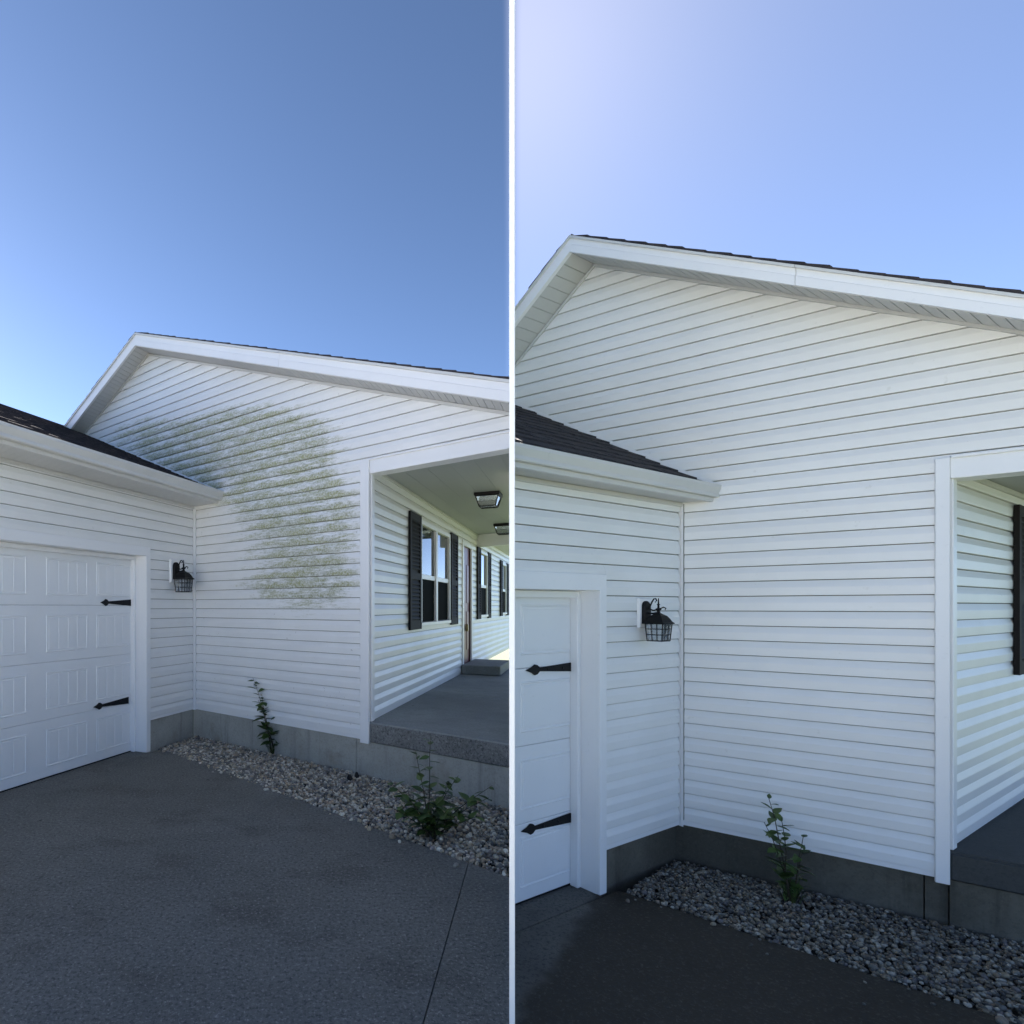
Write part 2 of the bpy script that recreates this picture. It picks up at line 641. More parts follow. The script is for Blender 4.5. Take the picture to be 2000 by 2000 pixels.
def house(side):
    left_side = side == 'L'
    h = layout(side)
    G, A, B, clip = h.G, h.A, h.B, h.clip
    s = h.W / 2.41                                      # size of this house's trim
    g_, d_ = h.g, h.d
    base = h.I + Vector((0, 0, h.g0))
    root = empty('house', base)
    fnd = 'found_l' if left_side else 'found_r'
    prc = 'porch_l' if left_side else 'porch_r'
    vin = 'vinyl'
    vin_g = m_algae(h) if left_side else 'vinyl'

    # --- roof lines on the gable wall plane
    if left_side:
        ap = G.hit(292, 691)
        rt = G.hit(999, 806)
        lf = G.hit(170, 843)
        ee = G.hit(426, 961)
        er = G.hit(150, 842)
        zs = EYE + 1.228
        lap_back = 0.26
        hf = 0.165
    else:
        ap = G.hit(1163, 516)
        rt = G.hit(2000, 648)
        lf = G.hit(1005, 716)
        ee = G.hit(1388, 948)
        er = G.hit(1005, 792)
        zs = EYE + 0.70
        lap_back = 0.28
        hf = 0.118
    sr = (ap[1] - rt[1]) / (rt[0] - ap[0])
    sl = (ap[1] - lf[1]) / (ap[0] - lf[0])
    qe, ze = ee
    sg = (er[1] - ee[1]) / (ee[0] - er[0])
    iw = (0.034 if left_side else 0.022) * s
    q_end = 5.2 if left_side else 2.7                   # how far the gable runs to the right
    q_back = -4.6 if left_side else -2.2

    def zroof(q):
        return ap[1] - (sr * (q - ap[0]) if q > ap[0] else sl * (ap[0] - q))

    def gl(z):                                          # left end of a gable course
        lo = iw + 0.006 if z < zs else 0.0 if z < ze + 0.02 else qe - (z - ze) / sg + 0.02
        return max(lo, ap[0] - (ap[1] - z) / sl)

    def gr(z):
        hi = h.L if z < h.zt - 0.005 else q_end
        return min(hi, ap[0] + (ap[1] - z) / sr)

    # --- gable wall: backing sheathing, toned for lap shade, and one plank per course
    m = MB()
    q_l = ap[0] - (ap[1] - 0.5) / sl
    pts = [(0, h.zb - 0.02), (h.L - .05, h.zb - 0.02), (h.L - .05, h.zt), (q_end, h.zt), (q_end, max(h.zt + .01, zroof(q_end) - .01)), (ap[0], ap[1]), (qe - 3.2 * s if left_side else qe - 1.8, zroof(qe - 3.2 * s if left_side else qe - 1.8)), (qe - 3.2 * s if left_side else qe - 1.8, 0.5), (0, 0.5)]
    m.prism([G.p(a, z, -.016) for a, z in pts], -h.ng * 0.1)
    gable = m.build('gable_wall', 'sheathing', root, clip)
    siding(G, h.zb, ap[1] - 0.01, h.c, gl, gr, vin_g, gable, clip, [(h.L, 9.0, h.zb - 1, h.zt)], True)
    if left_side:
        gable['label'] = 'gable wall stained with patches of olive green algae'

    # starter strip under the lowest course
    MB().box(G, 0.0, h.L, h.zb - 0.025, h.zb + 0.004, -0.02, 0.006).build('starter_strip', 'trim', gable, clip)

    # --- corner trims
    tw = (h.G.a(721) - h.G.a(706)) if left_side else (h.G.a(1848) - h.G.a(1825))
    tz0 = h.zb - 0.05 * s
    m = MB()
    e = G.p(h.L, 0, 0)
    # outer corner post as an L of two boards
    m.box(G, h.L - tw, h.L + 0.012, tz0, h.zt + 0.01, 0.001, 0.026)
    m.build('corner_post', 'trim', root, clip, 0.003)
    slab_z = B.z(721, 1410) if left_side else B.z(1848, 1660)
    MB().box(B, 0.016, 0.016 + 0.07 * s, slab_z + 0.002, h.zt - 0.03, 0.001, 0.024).build('corner_post_return', 'trim', root, clip, 0.003)
    # inside corner
    cpt = h.I
    m = MB()
    m.prism([A.p(iw, h.zb - 0.03, 0.0), A.p(iw, h.zb - 0.03, 0.032), G.p(iw, h.zb - 0.03, 0.032), G.p(iw, h.zb - 0.03, 0.0), Vector((cpt.x, cpt.y, h.zb - 0.03))], (0, 0, zs - h.zb + 0.03))
    m.build('inside_corner_post', 'trim', root, clip)

    # --- garage wall with the door opening
    if left_side:
        aj = A.a(283)
        ac = A.a(291)
        zdt = A.z(285, 1086)
        a_far = 6.0
    else:
        aj = A.a(1165)
        ac = A.a(1178)
        zdt = A.z(1166, 1153)
        a_far = A.a(985)
    door_w = 4.6 if left_side else 3.0
    m = MB()
    m.box(A, 0, aj - 0.0215, h.zb - 0.02, zs + .05, -0.1, -.016)
    m.box(A, aj, min(aj + door_w, a_far), zdt + .021, zs + .05, -0.1, -.016)
    if left_side:
        m.box(A, aj + door_w, a_far, h.zb, zs + 0.05, -0.1, 0)
    gw = m.build('garage_wall', 'sheathing', root, clip)
    zcas = zdt + (aj - ac) * 1.0 + 0.03
    siding(A, h.zb, zs - 0.012, h.c, lambda z: iw + 0.006, lambda z: a_far, vin, gw, clip, [(ac, aj + door_w + .1, -1, zcas)])
    MB().box(A, 0.0, ac, h.zb - 0.025, h.zb + 0.004, -0.02, 0.006).build('starter_strip', 'trim', gw, clip)
    # casing and return of the opening
    rec = 0.13 * s
    zf = h.g0
    MB().box(A, ac, aj + 0.002, zf + 0.005, zcas, 0.0, 0.024).build('door_casing', 'trim', root, clip, 0.003)
    MB().box(A, ac, min(aj + door_w, a_far), zdt - 0.002, zcas, 0.0, 0.0235).build('door_head_casing', 'trim', root, clip, 0.003)
    MB().box(A, aj - 0.02, aj, zf + 0.004, zdt, -rec - .16, 0.001).build('door_jamb', 'trim', root, clip)
    MB().box(A, aj, aj + door_w, zdt - 0.001, zdt + 0.02, -rec - .03, -0.001).build('door_head', 'trim', root, clip)
    MB().box(A, aj + 0.001, aj + 0.035, zf + 0.004, zdt - 0.002, -rec - .034, -rec + 0.02).build('door_stop', 'trim', root, clip, 0.004)
    MB().box(A, aj + 0.035, aj + door_w, zdt - 0.045, zdt - 0.003, -rec - .034, -rec + 0.02).build('door_stop', 'trim', root, clip, 0.004)

    # --- sectional garage door
    do = -rec - 0.035
    z0, z1 = zf + 0.012, zdt - 0.006
    door = empty('garage_door', A.p(aj, z0, do), root)
    sh = (z1 - z0) / 4
    if left_side:
        cols = [(A.a(256, do), A.a(188, do)), (A.a(171, do), A.a(90, do)), (A.a(52, do), A.a(-40, do))]
        last = cols[2]
        w_, g2 = cols[1][1] - cols[1][0], cols[2][0] - cols[1][1]
        cols[2] = (last[0], last[0] + w_)
        cols += [(last[0] + w_ + g2, last[0] + 2 * w_ + g2)]
    else:
        cols = [(A.a(1118, do), A.a(1016, do))]
    for k in range(4):
        zz = z0 + k * sh
        m = MB().box(A, aj + 0.0, aj + door_w, zz + 0.0012, zz + sh - 0.0012, do - 0.04, do)
        sec = m.build('door_section', 'door_white', door, clip, 0.003)
        for (c0, c1) in cols:
            mb = MB()
            pz0, pz1 = zz + sh * 0.17, zz + sh * 0.83
            bw = 0.016 * s
            # bead round the panel
            for (x0, x1, y0, y1) in ((c0, c1, pz0, pz0 + bw), (c0, c1, pz1 - bw, pz1), (c0, c0 + bw, pz0 + bw, pz1 - bw), (c1 - bw, c1, pz0 + bw, pz1 - bw)):
                mb.hexa([A.p(x0, y0, do), A.p(x1, y0, do), A.p(x1, y1, do), A.p(x0, y1, do)],
                        [A.p(x0 + bw * .35, y0 + bw * .35, do + .006), A.p(x1 - bw * .35, y0 + bw * .35, do + .006), A.p(x1 - bw * .35, y1 - bw * .35, do + .006), A.p(x0 + bw * .35, y1 - bw * .35, do + .006)])
            nb = (4 if c1 - c0 > 0.3 else 3) if left_side else 1
            bx0, bx1 = c0 + bw * 1.5, c1 - bw * 1.5
            for b in range(nb):
                x0 = bx0 + (bx1 - bx0) * b / nb + 0.003
                x1 = bx0 + (bx1 - bx0) * (b + 1) / nb - 0.003
                mb.hexa([A.p(x0, pz0 + bw * 1.5, do), A.p(x1, pz0 + bw * 1.5, do), A.p(x1, pz1 - bw * 1.5, do), A.p(x0, pz1 - bw * 1.5, do)],
                        [A.p(x0 + .003, pz0 + bw * 1.8, do + .0035), A.p(x1 - .003, pz0 + bw * 1.8, do + .0035), A.p(x1 - .003, pz1 - bw * 1.8, do + .0035), A.p(x0 + .003, pz1 - bw * 1.8, do + .0035)])
            mb.build('raised_panel', 'door_white', sec, clip)
    MB().box(A, aj - .05, aj + door_w, zf + 0.02, zdt + .05, do - 0.075, do - 0.055).build('door_light_block', 'black', door, clip)  # added dark panel, stops light leaking through the section gaps
    MB().box(A, aj, aj + door_w, zf + 0.001, z0 + 0.004, do - 0.03, do - 0.004).build('bottom_seal', 'black', door, clip)
    # strap hinges with a spear tip
    if left_side:
        hinges = [((257, 1176), (195, 1178)), ((250, 1366), (181, 1383))]
    else:
        hinges = [((1130, 1304), (1025, 1306)), ((1122, 1598), (1016, 1619))]
    for (b0, b1) in hinges:
        x0, zc = A.hit(b0[0], b0[1], do)
        x1 = A.a(b1[0], do)
        zc = (zc + A.hit(b1[0], b1[1], do)[1]) / 2
        ln = x1 - x0
        hw = 0.034 * s
        shp = [(0, -hw), (0, hw), (.72, hw * .38), (.76, hw * .35), (.80, hw * .85), (.845, hw * 1.0), (.90, hw * .5), (1.0, 0), (.90, -hw * .5), (.845, -hw * 1.0), (.80, -hw * .85), (.76, -hw * .35), (.72, -hw * .38)]
        mb = MB().prism([A.p(x0 + ln * x, zc + y, do + 0.004) for x, y in shp], h.nr * 0.007)
        for bx in (.06, .34, .62):
            cx = A.p(x0 + ln * bx, zc, do + .010)
            mb.loft([[cx + (-h.d * math.cos(t) + Vector((0, 0, 1)) * math.sin(t)) * r + h.nr * o for t in [k * math.pi / 3 for k in range(6)]] for r, o in ((.008, 0), (.007, .004), (.003, .006))])
        mb.build('strap_hinge', 'black', door, clip)

    # --- garage eave: soffit boards, fascia, gutter, roof with shingle courses
    def ev(q, a, z):                                    # q across (along gable), a towards the viewer
        v = h.I + g_ * q - d_ * a
        return Vector((v.x, v.y, z))
    a_end = a_far + 0.3
    eave = empty('eave', ev(qe, 0, zs), root)
    aw = 0.068 * s
    na = int(a_end / aw)
    for k in range(na):
        mb = MB()
        y0, y1 = k * aw + 0.0012, (k + 1) * aw - 0.0012
        mb.hexa([ev(0.0, y0, zs), ev(qe, y0, zs), ev(qe, y1, zs), ev(0.0, y1, zs)],
                [ev(0.0, y0, zs + .012), ev(qe, y0, zs + .012), ev(qe, y1, zs + .012), ev(0.0, y1, zs + .012)])
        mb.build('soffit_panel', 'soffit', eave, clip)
    mb = MB()
    mb.hexa([ev(0, 0, zs + .016), ev(qe, 0, zs + .016), ev(qe, a_end, zs + .016), ev(0, a_end, zs + .016)],
            [ev(0, 0, zs + .03), ev(qe, 0, zs + .03), ev(qe, a_end, zs + .03), ev(0, a_end, zs + .03)])
    mb.build('soffit_backing', 'black', eave, clip)
    # frieze channel where soffit meets wall
    MB().box(A, 0.02, a_far, zs - 0.03 * s, zs - 0.0005, 0.0, 0.028).build('frieze_channel', 'gutter', eave, clip, 0.003)
    gh = ze - zs
    fz1 = max(ze - 0.005, zs + 0.05)
    mb = MB()
    fw = 0.02
    qf = qe
    mb.hexa([ev(qf, .0, zs - .012), ev(qf + fw, .0, zs - .012), ev(qf + fw, a_end, zs - .012), ev(qf, a_end, zs - .012)],
            [ev(qf, .0, fz1), ev(qf + fw, .0, fz1), ev(qf + fw, a_end, fz1), ev(qf, a_end, fz1)])
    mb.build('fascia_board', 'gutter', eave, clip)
    # K-style gutter profile
    gs = (0.085 if left_side else 0.075) * s
    gz = zs + .004 if fz1 - zs < gs * 1.3 else fz1 - gs * 1.15
    qg = qf + fw + .001
    kx = gs * (1.0 if left_side else .62)
    prof = [(0, 0), (kx * .62, 0), (kx * .70, gs * .10), (kx * .66, gs * .35), (kx * .85, gs * .62), (kx * 1.0, gs * .85), (kx * 1.0, gs * 1.12), (kx * .88, gs * 1.12), (kx * .88, gs * 1.06), (kx * .95, gs * 1.04), (kx * .95, gs * .88), (kx * .80, gs * .65), (kx * .60, gs * .36), (kx * .62, gs * .12), (0.02 * kx, gs * .06), (0, gs * 1.1), (-.002, gs * 1.1)]
    e0 = -0.0
    MB().loft([[ev(qg + x, e0 + 0.012, gz + y) for x, y in prof], [ev(qg + x, a_end, gz + y) for x, y in prof]]).build('gutter', 'gutter', eave, clip)
    capp = [(0, 0), (kx * .62, 0), (kx * .70, gs * .10), (kx * .66, gs * .35), (kx * .85, gs * .62), (kx * 1.0, gs * .85), (kx * 1.0, gs * 1.12), (0, gs * 1.12)]
    mb = MB()
    mb.loft([[ev(qg + x, e0 + .002, gz + y) for x, y in capp], [ev(qg + x, e0 + .012, gz + y) for x, y in capp]])
    mb.build('gutter_end_cap', 'gutter', eave, clip)

    groof_run = (qe - er[0]) + (0.25 if left_side else 1.2)
    if left_side:
        groof_run = 3.62

    def gp(x, a, lift=0.0):                             # x = run up the slope from the eave
        return ev(qe + 0.045 * s - x, a, ze + sg * (x - 0.045 * s) + lift)
    mb = MB()
    mb.hexa([gp(0, 0, -.03), gp(groof_run, 0, -.03), gp(groof_run, a_end + .1, -.03), gp(0, a_end + .1, -.03)],
            [gp(0, 0, 0), gp(groof_run, 0, 0), gp(groof_run, a_end + .1, 0), gp(0, a_end + .1, 0)])
    groof = mb.build('garage_roof', 'shingle', root, clip)
    ex = 0.135 * s * math.cos(math.atan(sg))
    nrow = int(groof_run / ex)
    for k in range(nrow):
        mb = MB()
        x0 = k * ex
        x1 = min(x0 + ex * 1.18, groof_run)
        a = -random.uniform(0, 0.2)
        lim = a_end + .1
        while a < lim:
            wd = random.choice((0.11, 0.15, 0.19, 0.24)) * s
            aa, ab = max(a, 0.001), min(a + wd - 0.006, lim)
            if ab - aa > 0.02:
                dp = random.choice((0, 0, ex * .16))
                tk = random.uniform(0.008, 0.016)
                mb.hexa([gp(x0 - dp, aa, .001), gp(x1, aa, .001), gp(x1, ab, .001), gp(x0 - dp, ab, .001)],
                        [gp(x0 - dp, aa, tk + .004), gp(x1, aa, .004), gp(x1, ab, .004), gp(x0 - dp, ab, tk + .004)])
            a += wd
        mb.build('shingle_course', 'shingle', groof, clip)
    # other slope of the garage, only its ridge shows
    if left_side:
        mb = MB()
        zr = ze + sg * (groof_run - 0.045 * s)
        mb.hexa([gp(groof_run, 0, -.03), ev(qe - 2 * groof_run, 0, ze - .03), ev(qe - 2 * groof_run, a_end + .1, ze - .03), gp(groof_run, a_end + .1, -.03)],
                [gp(groof_run, 0, .012), ev(qe - 2 * groof_run, 0, ze), ev(qe - 2 * groof_run, a_end + .1, ze), gp(groof_run, a_end + .1, .012)])
        mb.build('garage_roof_back', 'shingle', root, clip)
    # step flashing along the gable wall
    mb = MB()
    x = 0.02
    fx_end = groof_run if left_side else groof_run
    while x < fx_end - .12:
        p0, p1 = gp(x, 0), gp(x + .15 * s, 0)
        off = h.ng * 0.024
        up = Vector((0, 0, .034 * s))
        mb.hexa([p0 + off, p1 + off, p1 + off + Vector((0, 0, .006)), p0 + off + Vector((0, 0, .006))][:4], [p0 + off + up * .9, p1 + off + up, p1 + off * .96 + up, p0 + off * .96 + up * .9])
        x += .15 * s
    mb.build('step_flashing', 'trim', groof, clip)

    # --- main roof: deck, shingle courses, rake boards, soffit boards
    lapv = d_ * lap_back / 1.0

    def rp(q, t, lift=0.0):                             # t = depth behind the gable wall plane
        v = h.I + g_ * q + d_ * t
        return Vector((v.x, v.y, zroof(q) + lift))
    t0, t1 = -lap_back, 9.0
    roof_top = hf + 0.0
    ql = (qe - groof_run - 0.9) if left_side else -2.2
    qr = q_end
    mb = MB()
    for (qa, qb) in ((ap[0], qr), (ql, ap[0])):
        mb.hexa([rp(qa, t0 + .03, roof_top - .03), rp(qb, t0 + .03, roof_top - .03), rp(qb, t1, roof_top - .03), rp(qa, t1, roof_top - .03)],
                [rp(qa, t0 + .03, roof_top), rp(qb, t0 + .03, roof_top), rp(qb, t1, roof_top), rp(qa, t1, roof_top)])
    mroof = mb.build('main_roof', 'shingle', root, clip)
    for (qa, qb, sl_) in ((ap[0], qr, sr), (ap[0], ql, sl)):
        ex = 0.14 * s * math.cos(math.atan(sl_))
        n = int(abs(qb - qa) / ex)
        sg_ = 1 if qb > qa else -1
        for k in range(n):
            x0 = qa + sg_ * (k * ex - 0.01)
            x1 = qa + sg_ * ((k + 1) * ex + random.uniform(0, 0.025))
            hang = t0 - 0.012 - random.uniform(0, 0.010)
            tk = random.uniform(0.005, 0.011)
            mb = MB()
            mb.hexa([rp(x0, hang, roof_top + .001), rp(x1, hang, roof_top + .001), rp(x1, t1, roof_top + .001), rp(x0, t1, roof_top + .001)],
                    [rp(x0, hang, roof_top + .014), rp(x1, hang, roof_top + .014 + tk), rp(x1, t1, roof_top + .014 + tk), rp(x0, t1, roof_top + .014)])
            mb.build('shingle_course', 'shingle', mroof, clip)
    # rake boards (two stepped bands on each slope, right one jointed)
    fo = d_ * -lap_back

    def fp(q, zoff, out):
        v = h.I + g_ * q + fo - d_ * out
        return Vector((v.x, v.y, zroof(q) + zoff))
    if left_side:
        joint = G.hit(583, 700)[0] - 0.1
    else:
        joint = G.hit(1640, 540)[0] - 0.1
    segs = [(ap[0], joint - .0015), (joint + .0015, qr), (ap[0], ql)]
    for (qa, qb) in segs:
        for (b0, b1, out) in ((-0.0, hf * .46, 0.022), (hf * .49, hf * .86, 0.010), (hf * .86, hf * 1.0, 0.026)):
            mb = MB()
            mb.hexa([fp(qa, b0, -0.012), fp(qb, b0, -0.012), fp(qb, b1, -0.012), fp(qa, b1, -0.012)],
                    [fp(qa, b0, out), fp(qb, b0, out), fp(qb, b1, out), fp(qa, b1, out)])
            mb.build('rake_board', 'trim' if b0 < hf * .8 else 'gutter', mroof, clip, 0.0)
    # rake soffit boards
    sw = 0.062 * s
    for (qa, qb) in ((ap[0], qr), (ap[0], ql)):
        n = int(abs(qb - qa) / sw)
        sg_ = 1 if qb > qa else -1
        for k in range(n):
            x0, x1 = qa + sg_ * (k * sw + .0022), qa + sg_ * ((k + 1) * sw - .0022)
            mb = MB()
            mb.hexa([rp(x0, t0 + .01, -.002), rp(x1, t0 + .01, -.002), rp(x1, 0.02, -.002), rp(x0, 0.02, -.002)],
                    [rp(x0, t0 + .01, .010), rp(x1, t0 + .01, .010), rp(x1, 0.02, .010), rp(x0, 0.02, .010)])
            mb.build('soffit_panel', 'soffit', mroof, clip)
        mb = MB()
        mb.hexa([rp(qa, t0 + .01, .014), rp(qb, t0 + .01, .014), rp(qb, 0.02, .014), rp(qa, 0.02, .014)],
                [rp(qa, t0 + .01, .022), rp(qb, t0 + .01, .022), rp(qb, 0.02, .022), rp(qa, 0.02, .022)])
        mb.build('soffit_backing', 'black', mroof, clip)
        # channel under the soffit along the wall
        mb = MB()
        ch = 0.028 * s
        za = lambda q, o: G.p(q, zroof(q) - o, 0)
        mb.hexa([za(qa, ch), za(qb, ch), za(qb, .003), za(qa, .003)],
                [za(qa, ch) + h.ng * .026, za(qb, ch) + h.ng * .026, za(qb, .003) + h.ng * .026, za(qa, .003) + h.ng * .026])
        mb.build('rake_channel', 'soffit', mroof, clip)

    # --- foundation
    fb = h.g0 - 0.25
    ftop = h.zb - 0.012
    fj = G.a(693) if left_side else G.a(1806)
    found = empty('foundation', G.p(0, h.g0, 0), root)
    for (x0, x1) in ((-0.05, fj - .003), (fj + .003, h.L + .01)):
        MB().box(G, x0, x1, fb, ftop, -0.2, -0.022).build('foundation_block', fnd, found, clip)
    MB().box(A, 0.0, aj - 0.005, fb, ftop, -0.2, -0.026).build('foundation_block', fnd, found, clip)
    if left_side:
        MB().box(A, aj + door_w, a_far, fb, ftop, -0.2, -0.02).build('foundation_block', fnd, found, clip)

    # --- porch: beam, ceiling boards, slab, wall
    porch_len = 11.0 if left_side else 2.6
    hb = 0.11 * s
    porch = empty('porch', h.P + Vector((0, 0, h.g0)), root)
    MB().box(G, h.L + 0.014, q_end, h.zt - hb, h.zt + 0.004, -0.14, 0.010).build('porch_beam', 'trim', porch, clip, 0.003)
    MB().box(G, h.L + 0.014, q_end, h.zt + 0.005, h.zt + 0.022, 0.0, 0.024).build('beam_cap', 'trim', porch, clip, 0.003)

    def pp(q, t, z):                                    # porch plan: q beyond the post, t back along d
        v = h.P + g_ * q + d_ * t
        return Vector((v.x, v.y, z))
    zc = h.zt - hb * 0.35
    qmax = q_end - h.L
    ceil_len = 5.9 if left_side else 3.2
    cw = 0.24
    for k in range(int(qmax / cw) + 1):
        x0, x1 = k * cw + .0008, (k + 1) * cw - .0008
        mb = MB()
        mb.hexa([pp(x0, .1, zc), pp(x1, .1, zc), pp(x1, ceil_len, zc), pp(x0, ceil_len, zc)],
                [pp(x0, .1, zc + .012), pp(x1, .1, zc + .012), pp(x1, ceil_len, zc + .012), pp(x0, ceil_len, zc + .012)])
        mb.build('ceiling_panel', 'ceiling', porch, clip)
    mb = MB()
    mb.hexa([pp(0, 0, zc + .016), pp(qmax, 0, zc + .016), pp(qmax, ceil_len, zc + .016), pp(0, ceil_len, zc + .016)],
            [pp(0, 0, zc + .05), pp(qmax, 0, zc + .05), pp(qmax, ceil_len, zc + .05), pp(0, ceil_len, zc + .05)])
    mb.build('ceiling_backing', 'soffit', porch, clip)
    # crown strip where porch wall meets ceiling
    MB().box(B, 0.05, ceil_len, zc - .03, zc - .001, 0.0, 0.03).build('crown_strip', 'soffit', porch, clip, 0.003)
    # slabs
    slab_t = (B.z(721, 1410) - G.z(721, 1449)) if left_side else (B.z(1848, 1660) - G.z(1848, 1716))
    tj = [0, 2.3, 4.6, 7.2] if left_side else [0, 2.6]
    for k in range(len(tj) - 1):
        mb = MB()
        x0 = -0.02
        ta, tb = tj[k] + (.004 if k else .0), tj[k + 1] - .004
        mb.hexa([pp(x0, ta, slab_z - slab_t), pp(qmax, ta, slab_z - slab_t), pp(qmax, tb, slab_z - slab_t), pp(x0, tb, slab_z - slab_t)],
                [pp(x0, ta, slab_z), pp(qmax, ta, slab_z), pp(qmax, tb, slab_z), pp(x0, tb, slab_z)])
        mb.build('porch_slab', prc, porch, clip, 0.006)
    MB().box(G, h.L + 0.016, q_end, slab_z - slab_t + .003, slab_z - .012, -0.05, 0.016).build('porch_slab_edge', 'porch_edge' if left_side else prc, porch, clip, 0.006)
    MB().box(G, h.L + 0.014, q_end, fb, slab_z - slab_t - .004, -0.3, -0.004).build('porch_foundation', fnd, porch, clip)
    # porch wall
    wins = []
    if left_side:
        wins.append(('twin', B.a(818), B.a(876), (B.z(820, 1016) + B.z(872, 1041)) / 2, (B.z(828, 1224) + B.z(874, 1215)) / 2, B.a(817) - B.a(795)))
        wins.append(('single', B.a(936), B.a(950), B.z(943, 1078), B.z(943, 1205), 0.36))
        wins.append(('single', B.a(979), B.a(987), B.z(982, 1100), B.z(982, 1200), 0.36))
        dr = (B.a(903), B.a(918), slab_z + .12, B.z(905, 1066))
    else:
        a0 = B.a(2006)
        wins.append(('twin', a0, a0 + 0.9, (B.z(1970, 995)), B.z(1990, 1305), a0 - B.a(1974)))
        dr = None
    m = MB().box(B, 0.02, porch_len, slab_z + .001, h.zt, -0.1, -.016)
    pw = m.build('porch_wall', 'sheathing', root, clip)
    holes = [(x[1], x[2], x[4], x[3]) for x in wins]
    if dr:
        holes.append((dr[0] - .06, dr[1] + .06, -1, dr[3] + .05))
    siding(B, slab_z + .01, h.zt - hb * .4, h.c, lambda z: 0.02, lambda z: porch_len, vin, pw, clip, holes)
    MB().box(B, 0.02, porch_len, slab_z + .0008, slab_z + .026, -.05, 0.004).build('starter_strip', 'trim', pw, clip)
    if left_side:
        # eave over the wall beyond the porch
        mb = MB().box(B, ceil_len + .15, porch_len, zc - .02, zc + .0, 0, 0.55)
        mb.build('far_soffit', 'soffit', porch, clip)
        MB().box(B, ceil_len + .15, porch_len, zc - .03, zc + .13, 0.551, 0.58).build('far_fascia', 'trim', porch, clip)
        mb = MB()
        mb.hexa([pp(0, ceil_len + .002, zc - .22), pp(qmax, ceil_len + .002, zc - .22), pp(qmax, ceil_len + .13, zc - .22), pp(0, ceil_len + .13, zc - .22)],
                [pp(0, ceil_len + .002, zc + .2), pp(qmax, ceil_len + .002, zc + .2), pp(qmax, ceil_len + .13, zc + .2), pp(0, ceil_len + .13, zc + .2)])
        mb.build('far_beam', 'trim', porch, clip, 0.004)
        # door
        dd = empty('front_door', B.p(dr[0], slab_z, 0), root)
        MB().box(B, dr[0], dr[1], dr[2], dr[3], -0.05, -0.012).build('door_leaf', 'red', dd, clip, .004)
        for zz in (0.12, 0.52):
            for xx in (0.12, 0.56):
                ww, hh = dr[1] - dr[0], dr[3] - dr[2]
                MB().box(B, dr[0] + ww * xx, dr[0] + ww * (xx + .32), dr[2] + hh * zz, dr[2] + hh * (zz + .33), -.012, -.002).build('door_panel', 'red', dd, clip, .006)
        MB().box(B, dr[0] - .09, dr[0], slab_z + .1, dr[3] + .09, 0, 0.03).build('door_trim', 'trim', dd, clip, .003)
        MB().box(B, dr[1], dr[1] + .09, slab_z + .1, dr[3] + .09, 0, 0.03).build('door_trim', 'trim', dd, clip, .003)
        MB().box(B, dr[0], dr[1], dr[3], dr[3] + .09, 0, 0.029).build('door_trim', 'trim', dd, clip, .003)
        MB().box(B, dr[0] - .18, dr[1] + .35, slab_z + .002, slab_z + .15, 0.02, 0.62).build('door_step', 'porch_l', porch, clip, .012)
        x, z = B.hit(909, 1226)
        MB().box(B, x - .035, x + .035, z - .06, z + .06, 0.005, 0.05).build('outlet_cover', 'brass', root, clip, .008)
    for (kind, x0, x1, zt_, zb_, shw) in wins:
        wn = empty('window', B.p(x0, zb_, 0), root)
        fw = 0.05 * s
        o1 = 0.030
        MB().box(B, x0, x1, zb_ - .0, zb_ + fw * .8, -.05, o1 + .01).build('window_sill', 'trim', wn, clip, .003)
        MB().box(B, x0, x1, zt_ - fw, zt_, -.05, o1).build('window_head', 'trim', wn, clip, .003)
        for (p0, p1) in ((x0, x0 + fw), (x1 - fw, x1)):
            MB().box(B, p0, p1, zb_ + fw * .8 + .001, zt_ - fw - .001, -.05, o1).build('window_stile', 'trim', wn, clip, .003)
        bays = [(x0 + fw, x1 - fw)] if kind == 'single' else [(x0 + fw, (x0 + x1) / 2 - .045), ((x0 + x1) / 2 + .045, x1 - fw)]
        if kind == 'twin':
            MB().box(B, (x0 + x1) / 2 - .045, (x0 + x1) / 2 + .045, zb_ + fw * .8 + .001, zt_ - fw - .001, -.05, o1 - .001).build('mullion', 'trim', wn, clip, .003)
        zm = zb_ + (zt_ - zb_) * 0.47
        for (b0, b1) in bays:
            MB().box(B, b0 + .001, b1 - .001, zm - .03, zm + .03, -.045, 0.012).build('meeting_rail', 'trim', wn, clip, .003)
            up = MB().box(B, b0 + .001, b1 - .001, zm + .031, zt_ - fw - .002, -.015, -.006).build('pane', 'glass', wn, clip)
            MB().box(B, b0 + .001, b1 - .001, zb_ + fw, zm - .031, -.015, -.002).build('pane', 'screen', wn, clip)
        for (s0, s1) in ((x0 - shw - .02, x0 - .02), (x1 + .02, x1 + .02 + shw)):
            za, zb2 = zb_ - .03, zt_ + .03
            mb = MB()
            rw = 0.055 * s
            o0, o2 = 0.016, 0.042
            mb.box(B, s0, s0 + rw, za, zb2, o0, o2)
            mb.box(B, s1 - rw, s1, za, zb2, o0, o2)
            zmid = za + (zb2 - za) * .46
            for (r0, r1) in ((za, za + .1 * s), (zb2 - .08 * s, zb2), (zmid - .04, zmid + .04)):
                mb.box(B, s0 + rw, s1 - rw, r0, r1, o0, o2 - .002)
            mb.box(B, s0 + rw, s1 - rw, za + .02, zb2 - .02, o0 - .003, o0 + .004)
            z = za + .11 * s
